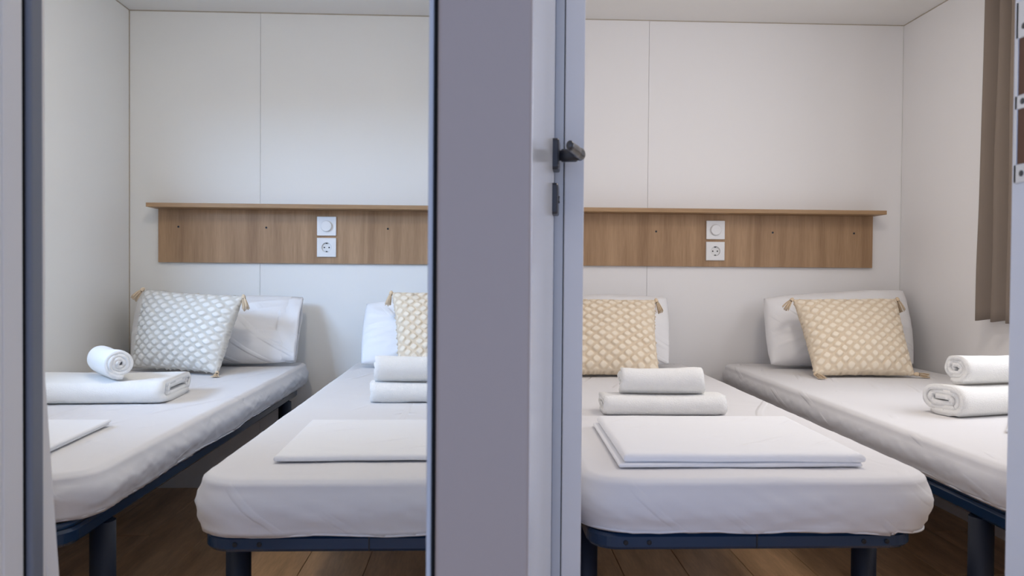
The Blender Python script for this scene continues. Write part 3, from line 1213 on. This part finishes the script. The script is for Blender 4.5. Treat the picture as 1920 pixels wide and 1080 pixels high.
# ------------------------------------------------------------------ folded sheets
def folded_sheet(corners, layers, label, seed):
    """corners FL, FR, BR, BL on the mattress top; layers: list of (thickness, inset_left, inset_right)"""
    FL, FR, BR, BL = [Vector((a, b, 0)) for a, b in corners]
    cen = (FL + FR + BR + BL) / 4
    t = empty('folded_sheet', (cen.x, cen.y, ZM))
    tag(t, label, 'bed sheet', 'folded bed sheets')
    z = 0.0008
    for li, (th, il, ir) in enumerate(layers):
        bm = bmesh.new()
        nx, ny = 46, 22
        prof = []
        for j in range(ny + 1):
            prof.append((j / ny, 1))
        g = {}
        for side in (1, -1):
            for i in range(nx + 1):
                for j in range(ny + 1):
                    u = il + (1 - il - ir) * i / nx
                    v = j / ny
                    # crowd samples to the rims
                    v = 0.5 - 0.5 * math.cos(PI * v)
                    uu = 0.5 - 0.5 * math.cos(PI * i / nx)
                    u = il + (1 - il - ir) * uu
                    p = FL.lerp(FR, u).lerp(BL.lerp(BR, u), v)
                    p += (FL - BL).normalized() * 0.006 * nz(u * 5, seed + li) * (1 - v)
                    ex = min(uu, 1 - uu) * (FR - FL).length
                    ey = min(v, 1 - v) * (BL - FL).length
                    e = min(ex, ey)
                    r = th * 0.5
                    hh = r * math.sqrt(max(0, 1 - (1 - min(1, e / (r * 1.1))) ** 2))
                    zz = z + r + side * hh
                    if side == 1:
                        zz += 0.0025 * nz(p.x * 9, p.y * 9, seed) * min(1, e / 0.03) + 0.0018 * max(0, ridged(p.x * 7 + p.y * 12, p.y * 3, seed)) ** 3 * min(1, e / 0.03)
                    bd = i in (0, nx) or j in (0, ny)
                    if side == -1 and bd:
                        g[(side, i, j)] = g[(1, i, j)]
                    else:
                        g[(side, i, j)] = bm.verts.new((p.x - cen.x, p.y - cen.y, zz))
            for i in range(nx):
                for j in range(ny):
                    bm.faces.new((g[(side, i, j)], g[(side, i + 1, j)], g[(side, i + 1, j + 1)], g[(side, i, j + 1)]))
        obj('fold_layer', bm, M_linen, t, True)
        z += th * 0.93
    return t


folded_sheet([(-1.22, 1.53), (-0.835, 1.575), (-0.852, 1.885), (-1.28, 1.895)], [(0.007, 0, 0.01), (0.007, 0, 0.0)],
             'folded white sheet on the bed beside the left wall', 1.7)
folded_sheet([(-0.386, 1.512), (0.06, 1.530), (0.05, 1.90), (-0.395, 1.90)], [(0.012, 0, 0)],
             'folded white sheet on the bed nearest the centre post', 3.2)
folded_sheet([(0.258, 1.468), (0.722, 1.465), (0.730, 1.88), (0.268, 1.88)], [(0.008, 0.0, 0.01), (0.017, 0.02, 0.0)],
             'folded white sheet on the bed beside the open door', 5.6)
folded_sheet([(1.215, 1.80), (1.55, 1.56), (1.65, 1.78), (1.33, 1.955)], [(0.006, 0, 0), (0.006, 0.02, 0)],
             'folded white sheet on the bed under the taupe curtain', 7.9)


# ------------------------------------------------------------------ curtain and rod
def curtain(y0, y1, label, seed):
    t = empty('curtain', (XR - 0.05, (y0 + y1) / 2, 0.73))
    tag(t, label, 'curtain', 'taupe curtains')
    zt = 1.86
    bm = bmesh.new()
    nw, nh = 150, 26
    rows = []
    wid = y1 - y0
    for j in range(nh + 1):
        f = j / nh                       # 0 bottom .. 1 top
        row = []
        for i in range(nw + 1):
            g = i / nw
            flare = 1.0 + 0.12 * (1 - f)
            yy = (y0 + y1) / 2 + (g - 0.5) * wid * flare + 0.02 * (1 - f)
            ph = g * wid / 0.072 * 2 * PI + 0.35 * nz(f * 1.5, g * 3, seed)
            amp = 0.024 * (0.75 + 0.25 * f) * (1 + 0.3 * nz(g * 4, seed))
            xx = XR - 0.052 + amp * math.sin(ph) + 0.004 * nz(f * 3, g * 10, seed)
            zz = 0.735 + (zt - 0.735) * f + 0.004 * math.sin(ph) * (1 - f)
            row.append(bm.verts.new((xx - t.location.x, yy - t.location.y, zz - t.location.z)))
        rows.append(row)
    for A, B in zip(rows, rows[1:]):
        for i in range(nw):
            bm.faces.new((A[i], A[i + 1], B[i + 1], B[i]))
    o = obj('curtain_fabric', bm, M_curt, t, True)
    md = o.modifiers.new('thickness', 'SOLIDIFY')
    md.thickness = 0.002
    return t


curtain(2.36, 2.66, 'taupe pleated curtain hanging on the right wall', 2.0)
curtain(1.25, 1.50, 'taupe pleated curtain at the near side of the right window', 5.0)
t = empty('curtain_rod', (XR - 0.05, 1.95, 1.87))
tag(t, 'slim steel curtain rod above the taupe curtains', 'curtain rod')
bm = bmesh.new()
tube(bm, [(0, -0.75, 0), (0, 0.75, 0)], 0.008, 14)
obj('rod', bm, M_steel, t, False)
for yy in (-0.74, 0.74):
    bm = bmesh.new()
    bx(bm, -0.006, 0.05, yy - 0.01, yy + 0.01, -0.012, 0.012, 0.002)
    obj('bracket', bm, M_white, t)
